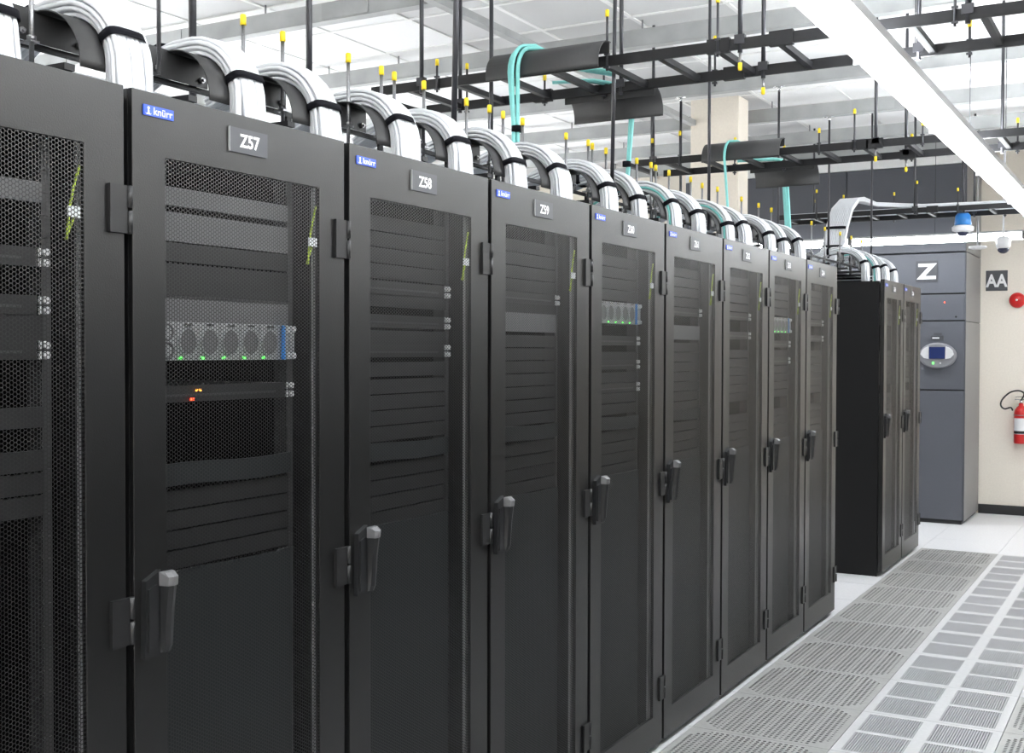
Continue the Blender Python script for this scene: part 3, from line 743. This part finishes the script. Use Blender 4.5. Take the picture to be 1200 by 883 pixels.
runway('farthest black ladder runway carrying white cables in front of the blue grey bulkhead', -1.20, 3.9, 8.42, 8.88, ZL, 0.05,
       [(-0.85, 0.22), (-0.62, 0.16), (-0.02, 0.24), (0.30, 0.16)], [(-0.3, 0.22), (0.6, 0.22), (0.80, 0.16), (-1.0, 0.2)],
       [(-1.0, 8.88, ZC, False), (-0.04, 8.42, ZC, False), (0.36, 8.88, ZC, False), (0.9, 8.42, ZC, False)], [(0.1, 8.42)])

def big_dropout(label, x0, x1, y, z, sgn, a0, a1, r, gap):
    t = thing('runway_dropout', label, 'dropout plate', ((x0 + x1) / 2, y, z), 'wide dropout plates on the ladder runways')
    rings = []
    for k in range(13):
        a = a0 + (a1 - a0) * k / 12
        rings.append([(xx, y + sgn * rr * sin(a), z + rr * cos(a)) for rr, xx in ((r, x0), (r, x1), (r - 0.004, x1), (r - 0.004, x0))])
    mb = MB().loft(rings, smooth=False)
    for f in range(len(mb.s) - 2): mb.s[f] = (f % 4) in (0, 2)
    put('curved_sheet', mb, M_drop, t)
    put('mounting_flange', MB().box(x0, y - 0.004 if sgn > 0 else y, z + r * 0.55, x1, y if sgn > 0 else y + 0.004, z + r * 0.96), M_drop, t)
    return t
big_dropout('near curved dropout plate of the nearest runway, with two aqua cables over it', -0.665, -0.15, 2.625, 2.79, -1, -0.15, 1.75, 0.105, 0)
big_dropout('far curved dropout plate hanging below the nearest runway', -0.60, -0.16, 3.125, 2.72, 1, 0.1, 1.75, 0.10, 0)
big_dropout('near curved dropout plate of the middle runway, before the beige column', -0.62, -0.15, 5.06, 2.79, -1, -0.15, 1.75, 0.105, 0)
big_dropout('far curved dropout plate hanging below the middle runway, before the dark bulkhead', -0.52, -0.11, 5.575, 2.72, 1, 0.1, 1.75, 0.115, 0)

# ---- aqua fibre cables
def aqua(label, paths, r, strap=None):
    t = thing('aqua_cable', label, 'cable', paths[0][-1], 'aqua cables dropping to the tray')
    for p in paths: put('cable', MB().tube(p, r, 8), M_teal, t)
    if strap:
        x, y, z, w_ = strap; put('strap', MB().tube([(x, y, z - 0.012), (x, y, z + 0.012)], w_, 12), M_strap, t)
    return t
def drop(x, y_on, y_rail, r, z_end, sgn, dx=0.0, n=14, xin=0.25, zc=2.79):
    pts = [(x + xin, y_on, ZL + 0.04), (x + xin * 0.5, y_rail + (y_on - y_rail) * 0.5, ZL + 0.05), (x + xin * 0.15, y_rail, zc + r)]
    for k in range(1, 7):
        a = pi / 2 * k / 6; pts.append((x, y_rail + sgn * r * sin(a), zc + r * cos(a)))
    for k in range(1, 6): pts.append((x + dx * k / 5, y_rail + sgn * r, zc - (zc - z_end) * k / 5))
    return pts
aqua('two aqua cables draped over the near dropout of the nearest runway', [drop(-0.545, 2.85, 2.625, 0.114, 2.40, -1, 0.035), drop(-0.505, 2.9, 2.625, 0.116, 2.40, -1, 0.0), drop(-0.525, 2.95, 2.625, 0.128, 2.40, -1, 0.012)], 0.0085, (-0.503, 2.503, 2.555, 0.024))
aqua('aqua cable falling from the far dropout of the nearest runway', [drop(-0.325, 2.95, 3.125, 0.113, 2.36, 1, -0.02, xin=-0.25, zc=2.73), drop(-0.312, 2.95, 3.125, 0.113, 2.36, 1, -0.03, xin=-0.2, zc=2.73)], 0.0075, (-0.335, 3.22, 2.50, 0.019))
aqua('thin aqua cable over the near dropout of the middle runway, before the column', [drop(-0.475, 5.3, 5.06, 0.112, 2.40, -1, 0.03)], 0.008)
aqua('thick aqua cable below the far dropout of the middle runway', [drop(-0.335, 5.4, 5.575, 0.13, 2.36, 1, 0.03, xin=-0.2, zc=2.73), drop(-0.320, 5.4, 5.575, 0.13, 2.36, 1, 0.025, xin=-0.2, zc=2.73), drop(-0.345, 5.4, 5.575, 0.135, 2.36, 1, 0.025, xin=-0.2, zc=2.73)], 0.010)

# ---- big white bundle climbing from the tray to the far runway
t = thing('cable_riser', 'broad white cable bundle climbing from the tray to the farthest runway', 'cable bundle', (-0.55, 7.75, 2.35))
mb = MB()
ctr = [(-0.56, 7.55, 2.36), (-0.56, 7.74, 2.42), (-0.55, 7.82, 2.52), (-0.53, 7.84, 2.66), (-0.50, 7.88, 2.80), (-0.465, 7.97, 2.88), (-0.42, 8.14, 2.90), (-0.33, 8.36, 2.88), (0.0, 8.56, 2.868), (0.5, 8.60, 2.866), (1.2, 8.62, 2.866), (2.4, 8.6, 2.866)]
OFF = [.0145, .0145, .0145, .0145, .0140, .0125, .0085, .005, .004, .004, .004, .004]
for c in range(12):
    for l in range(3):
        pts = []
        for k, p in enumerate(ctr):
            off = (c - 5.5) * OFF[k]; lo = (l - 1) * 0.0125
            if k < 6: pts.append((p[0] + off, p[1] - lo, p[2] + lo * (0.2 + 0.1 * k)))
            elif k == 6: pts.append((p[0] + off * 0.8, p[1] - off * 0.6, p[2] + lo))
            else: pts.append((p[0], p[1] - off, p[2] + lo * 0.8))
        mb.tube(pts, 0.0076, 6)
put('white_cables', mb, M_cable, t)
for k, (x, y, z, dz) in enumerate(((-0.54, 7.838, 2.64, 0.3), (-0.555, 7.79, 2.47, 1.0))):
    R = []
    for q in range(20):
        a = 2 * pi * q / 20; ca, sa = cos(a), sin(a)
        ex = 0.0855 * math.copysign(abs(ca) ** .5, ca); ey = 0.028 * math.copysign(abs(sa) ** .5, sa)
        P0 = Vector((x + ex, y + ey * cos(dz), z - 0.3 * ey * (1 if k == 0 else 3)))
        R.append([P0 + Vector((0, 0, -0.011)), P0 * 1.0 + Vector((0.003 * ca, 0.003 * sa, -0.011)), P0 + Vector((0.003 * ca, 0.003 * sa, 0.011)), P0 + Vector((0, 0, 0.011))])
    put('strap', MB().loft(R, closed=True), M_strap, t)
mb = MB()
for k in range(14):
    yy = 8.46 + 0.03 * k; mb.tube([(-1.1 + 0.5 * q, yy + 0.012 * sin(q + k), ZL + 0.042 + 0.008 * (k % 2)) for q in range(11)], 0.006, 5)
o = mb.build('runway_cables', M_cable); tag(o, 'white cables lying along the farthest ladder runway', 'cables', None, 'stuff')

# ================================================================== END OF ROOM: cooling cabinet, bulkhead, signs
XC = 0.115; YC = 10.115
t = thing('cooling_cabinet', 'tall blue grey air conditioning cabinet with oval control display by the back wall', 'air conditioner', (-0.45, 10.6, 0))
def cb(name, box, m, bevel=0.003): return put(name, MB().box(*box), m, t, bevel=bevel)
cb('plinth', (-1.0, YC + 0.02, 0.0, XC - 0.015, YB - 0.03, 0.03), M_base)
cb('cabinet_body', (-1.0, YC + 0.02, 0.031, XC - 0.002, YB - 0.02, 2.60), M_gap)
p = cb('side_panel', (XC - 0.0015, YC + 0.03, 0.031, XC + 0.006, YB - 0.021, 1.94), M_cracS); p['label'] = 'mid grey side panel facing the aisle'
p = cb('side_panel', (XC - 0.0015, YC + 0.03, 1.945, XC + 0.006, YB - 0.021, 2.60), M_cracS)
cb('corner_trim', (XC - 0.0015, YC + 0.005, 0.031, XC + 0.006, YC + 0.028, 2.60), M_crac)
for z0, z1 in ((0.04, 1.277), (1.289, 1.942), (1.953, 2.20), (2.213, 2.595)):
    cb('front_panel', (-0.998, YC, z0, XC - 0.003, YC + 0.0195, z1), M_crac)
# oval display
cx, cz = -0.125, 1.615
def oval(rx, rz, y0, y1, dz=0, n=28, bulge=0.0):
    rings = [[(cx + rx * cos(2 * pi * q / n), y0, cz + dz + rz * sin(2 * pi * q / n)) for q in range(n)],
             [(cx + rx * cos(2 * pi * q / n), (y0 + y1) / 2, cz + dz + rz * sin(2 * pi * q / n)) for q in range(n)],
             [(cx + rx * 0.9 * cos(2 * pi * q / n), y1, cz + dz + rz * 0.88 * sin(2 * pi * q / n)) for q in range(n)]]
    return MB().loft(rings)
ov = put('control_display', oval(0.172, 0.125, YC - 0.0005, YC - 0.05), M_pearlD, t); ov['label'] = 'oval pale plastic display unit'
def sub(name, mb, m):
    o = mb.build(name, m, ov); o.matrix_parent_inverse = (ov.matrix_parent_inverse @ Matrix()).inverted() if False else Matrix.Translation(-Vector(t.location)) ; return o
def ovsub(name, mb, m):
    o = mb.build(name, m, ov); o.matrix_parent_inverse = Matrix.Identity(4); return o
band = []
for sx in (-1, 1):
    poly = [(sx * 0.152, 0.0), (sx * 0.140, 0.038), (sx * 0.115, 0.062), (sx * 0.078, 0.078), (sx * 0.075, -0.045), (sx * 0.12, -0.036)]
    ovsub('pearl_wing', MB().prism([(cx + a, cz + 0.012 + b) for a, b in poly], 'y', YC - 0.0505, YC - 0.060), M_pearl)
ovsub('screen', MB().box(cx - 0.072, YC - 0.058, cz - 0.030, cx + 0.072, YC - 0.0505, cz + 0.082), M_screen)
ovsub('status_led', MB().cyl((cx - 0.035, YC - 0.0505, cz - 0.072), (cx - 0.035, YC - 0.056, cz - 0.072), 0.010, 10), M_green)
ovsub('button', MB().cyl((cx + 0.03, YC - 0.0505, cz - 0.072), (cx + 0.03, YC - 0.056, cz - 0.072), 0.008, 10), M_pearl)
pl = put('name_plate', MB().box(-0.19, YC - 0.006, 1.765, -0.075, YC - 0.0005, 1.805).box(-0.165, YC - 0.004, 1.812, -0.09, YC - 0.0005, 1.832), M_plate, t)
put('name_plate_print', MB().box(-0.178, YC - 0.008, 1.778, -0.115, YC - 0.0065, 1.790), M_white, t)
put('screw', MB().cyl((0.035, YC - 0.004, 1.985), (0.035, YC - 0.0005, 1.985), 0.010, 10), M_gap, t)
put('status_led', MB().cyl((-0.07, YC - 0.004, 2.125), (-0.07, YC - 0.0005, 2.125), 0.006, 8), M_red, t)

t = thing('cooling_cabinet', 'blue grey cabinet mostly hidden behind the far rack pair', 'air conditioner', (-1.6, 10.6, 0))
cb('cabinet_body', (-2.2, YC + 0.02, 0.0, -1.01, YB - 0.02, 2.60), M_crac); cb('front_panel', (-2.198, YC, 0.04, -1.012, YC + 0.0195, 2.595), M_crac)

t = thing('air_plenum', 'dark blue grey plenum box above the cooling cabinet up to the ceiling channels', 'duct', (-1.2, 10.6, 2.605))
for x0, x1 in ((-2.7, -1.01), (-1.0, XC + 0.004)):
    cb('front_panel', (x0, YC, 2.612, x1, YC + 0.02, 3.44), M_crac)
cb('plenum_body', (-2.7, YC + 0.021, 2.606, XC - 0.002, YB - 0.02, 3.44), M_crac)
cb('side_panel', (XC - 0.0015, YC + 0.021, 2.606, XC + 0.006, YB - 0.021, 3.44), M_cracS)

struct(MB().box(-2.7, YC + 0.001, 3.445, XC + 0.006, YB, ZC + 0.02).build('trim_1', M_ceil))
def sign(label, txt, x, z, y, s, hh, xs):
    t = thing('hanging_sign', label, 'sign', (x, y, z)); t.name = 'letter_sign'
    MB().box(-s / 2, -0.008, -s / 2, s / 2, -0.0005, s / 2).build('sign_plate', M_plate, t)
    mb = MB(); add_text(mb, txt, hh, (0, -0.008, 0), (1, 0, 0), (0, 0, 1), (0, -1, 0), 0.03, xs); mb.build('lettering', M_white, t)
sign('dark grey sign with a white letter Z on the blue grey cabinet', 'Z', -0.235, 2.425, YC, 0.20, 0.15, 1.25)
sign('dark grey sign with white letters AA on the beige wall', 'AA', 0.272, 2.375, YB, 0.205, 0.132, 0.82)

# fire bell
t = thing('fire_bell', 'round red fire alarm bell on the beige wall below the AA sign', 'alarm bell', (0.47, YB, 2.172))
MB().cyl((0, -0.0005, 0), (0, -0.03, 0), 0.05, 20).build('back_box', M_redp, t)
mb = MB(); mb.dome((0, -0.0305, 0), 0.078, (0, -1, 0), 0.05, 24, 6); mb.build('gong', M_redp, t)
MB().cyl((0, -0.080, 0), (0, -0.086, 0), 0.009, 10).build('centre_screw', M_chrome, t)
# extinguisher
ex = (0.522, YB - 0.085, 0.735)
t = thing('fire_extinguisher', 'red fire extinguisher with black hose hanging on the beige wall', 'fire extinguisher', ex)
mb = MB(); n = 20
prof = [(0.0, 0.0), (0.060, 0.0), (0.066, 0.012), (0.066, 0.30), (0.060, 0.335), (0.040, 0.365), (0.022, 0.380), (0.022, 0.40)]
mb.loft([[(max(r, 0.001) * cos(2 * pi * q / n), max(r, 0.001) * sin(2 * pi * q / n), z) for q in range(n)] for r, z in prof]); mb.build('cylinder', M_redp, t)
mb = MB(); rings = [[(0.0675 * cos(a), 0.0675 * sin(a), z) for a in [pi * (1.15 + 0.62 * q / 10) for q in range(11)]] for z in (0.095, 0.255)]
mb.loft(rings, caps=False, cyc=False); mb.build('label_sheet', M_whitep, t)
mb = MB(); rings = [[(0.069 * cos(a), 0.069 * sin(a), z) for a in [pi * (1.17 + 0.58 * q / 10) for q in range(11)]] for z in (0.10, 0.128)]
mb.loft(rings, caps=False, cyc=False); mb.build('label_band', M_rubber, t)
mb = MB(); mb.tube([(0.0685 * cos(2 * pi * q / 20), 0.0685 * sin(2 * pi * q / 20), 0.285) for q in range(20)], 0.004, 6, closed=True); mb.build('bracket_strap', M_stud, t)
mb = MB(); mb.cyl((0, 0, 0.40), (0, 0, 0.435), 0.018, 12); mb.box(-0.06, -0.012, 0.436, 0.05, 0.012, 0.446); mb.box(-0.055, -0.010, 0.462, 0.06, 0.010, 0.470); mb.box(0.03, -0.009, 0.446, 0.05, 0.009, 0.462); mb.build('valve_handle', M_chrome, t)
mb = MB(); mb.tube(smooth([(0.0, -0.015, 0.43), (0.03, -0.03, 0.50), (-0.02, -0.04, 0.53), (-0.10, -0.04, 0.51), (-0.17, -0.035, 0.44), (-0.185, -0.03, 0.38), (-0.15, -0.03, 0.345), (-0.09, -0.05, 0.36), (-0.071, -0.055, 0.33)]), 0.008, 8); mb.build('hose', M_rubber, t)
MB().box(-0.03, 0.067, 0.2, 0.03, 0.0845, 0.3).build('wall_bracket', M_stud, t)

# beacon hanging at the far runway
t = thing('beacon', 'white round detector with a blue collar hanging from a dark pole', 'detector', (0.30, 8.68, 2.66))
MB().cyl((0, 0, 0.145), (0, 0, 0.84), 0.014, 10).build('pole', M_rod, t)
mb = MB(); n = 20
mb.loft([[(r * cos(2 * pi * q / n), r * sin(2 * pi * q / n), z) for q in range(n)] for r, z in ((0.062, 0.045), (0.068, 0.05), (0.060, 0.125), (0.045, 0.145))]); mb.build('collar', M_bluep, t)
mb = MB(); mb.loft([[(r * cos(2 * pi * q / n), r * sin(2 * pi * q / n), z) for q in range(n)] for r, z in ((0.05, -0.012), (0.085, 0.0), (0.088, 0.03), (0.07, 0.0445))]); mb.build('housing', M_whitep, t)
mb = MB(); mb.dome((0, 0, -0.0125), 0.048, (0, 0, -1), 0.035); mb.build('lens', M_dome, t)
# ceiling detector disc under the lights
t = thing('smoke_detector', 'flat white round detector hanging below the far cross row lights', 'detector', (0.325, 9.35, 2.555))
mb = MB(); mb.loft([[(r * cos(2 * pi * q / n), r * sin(2 * pi * q / n), z) for q in range(n)] for r, z in ((0.04, 0.0), (0.078, 0.012), (0.072, 0.028), (0.03, 0.034))]); mb.build('disc', M_whitep, t)
MB().cyl((0, 0, 0.0345), (0, 0, ZC - 2.555), 0.009, 8).build('stem', M_stud, t)
t = thing('dome_camera', 'white dome camera with dark lens hanging in front of the beige wall', 'camera', (0.53, 9.40, 2.56))
mb = MB(); mb.loft([[(r * cos(2 * pi * q / n), r * sin(2 * pi * q / n), z) for q in range(n)] for r, z in ((0.050, 0.0), (0.062, 0.02), (0.062, 0.085), (0.035, 0.105))]); mb.build('housing', M_whitep, t)
mb = MB(); mb.dome((0, 0, -0.0005), 0.050, (0, 0, -1), 0.045); mb.build('lens', M_dome, t)
MB().cyl((0, 0, 0.1055), (0, 0, ZC - 2.56), 0.008, 8).build('stem', M_whitep, t)
bpy.context.view_layer.update()
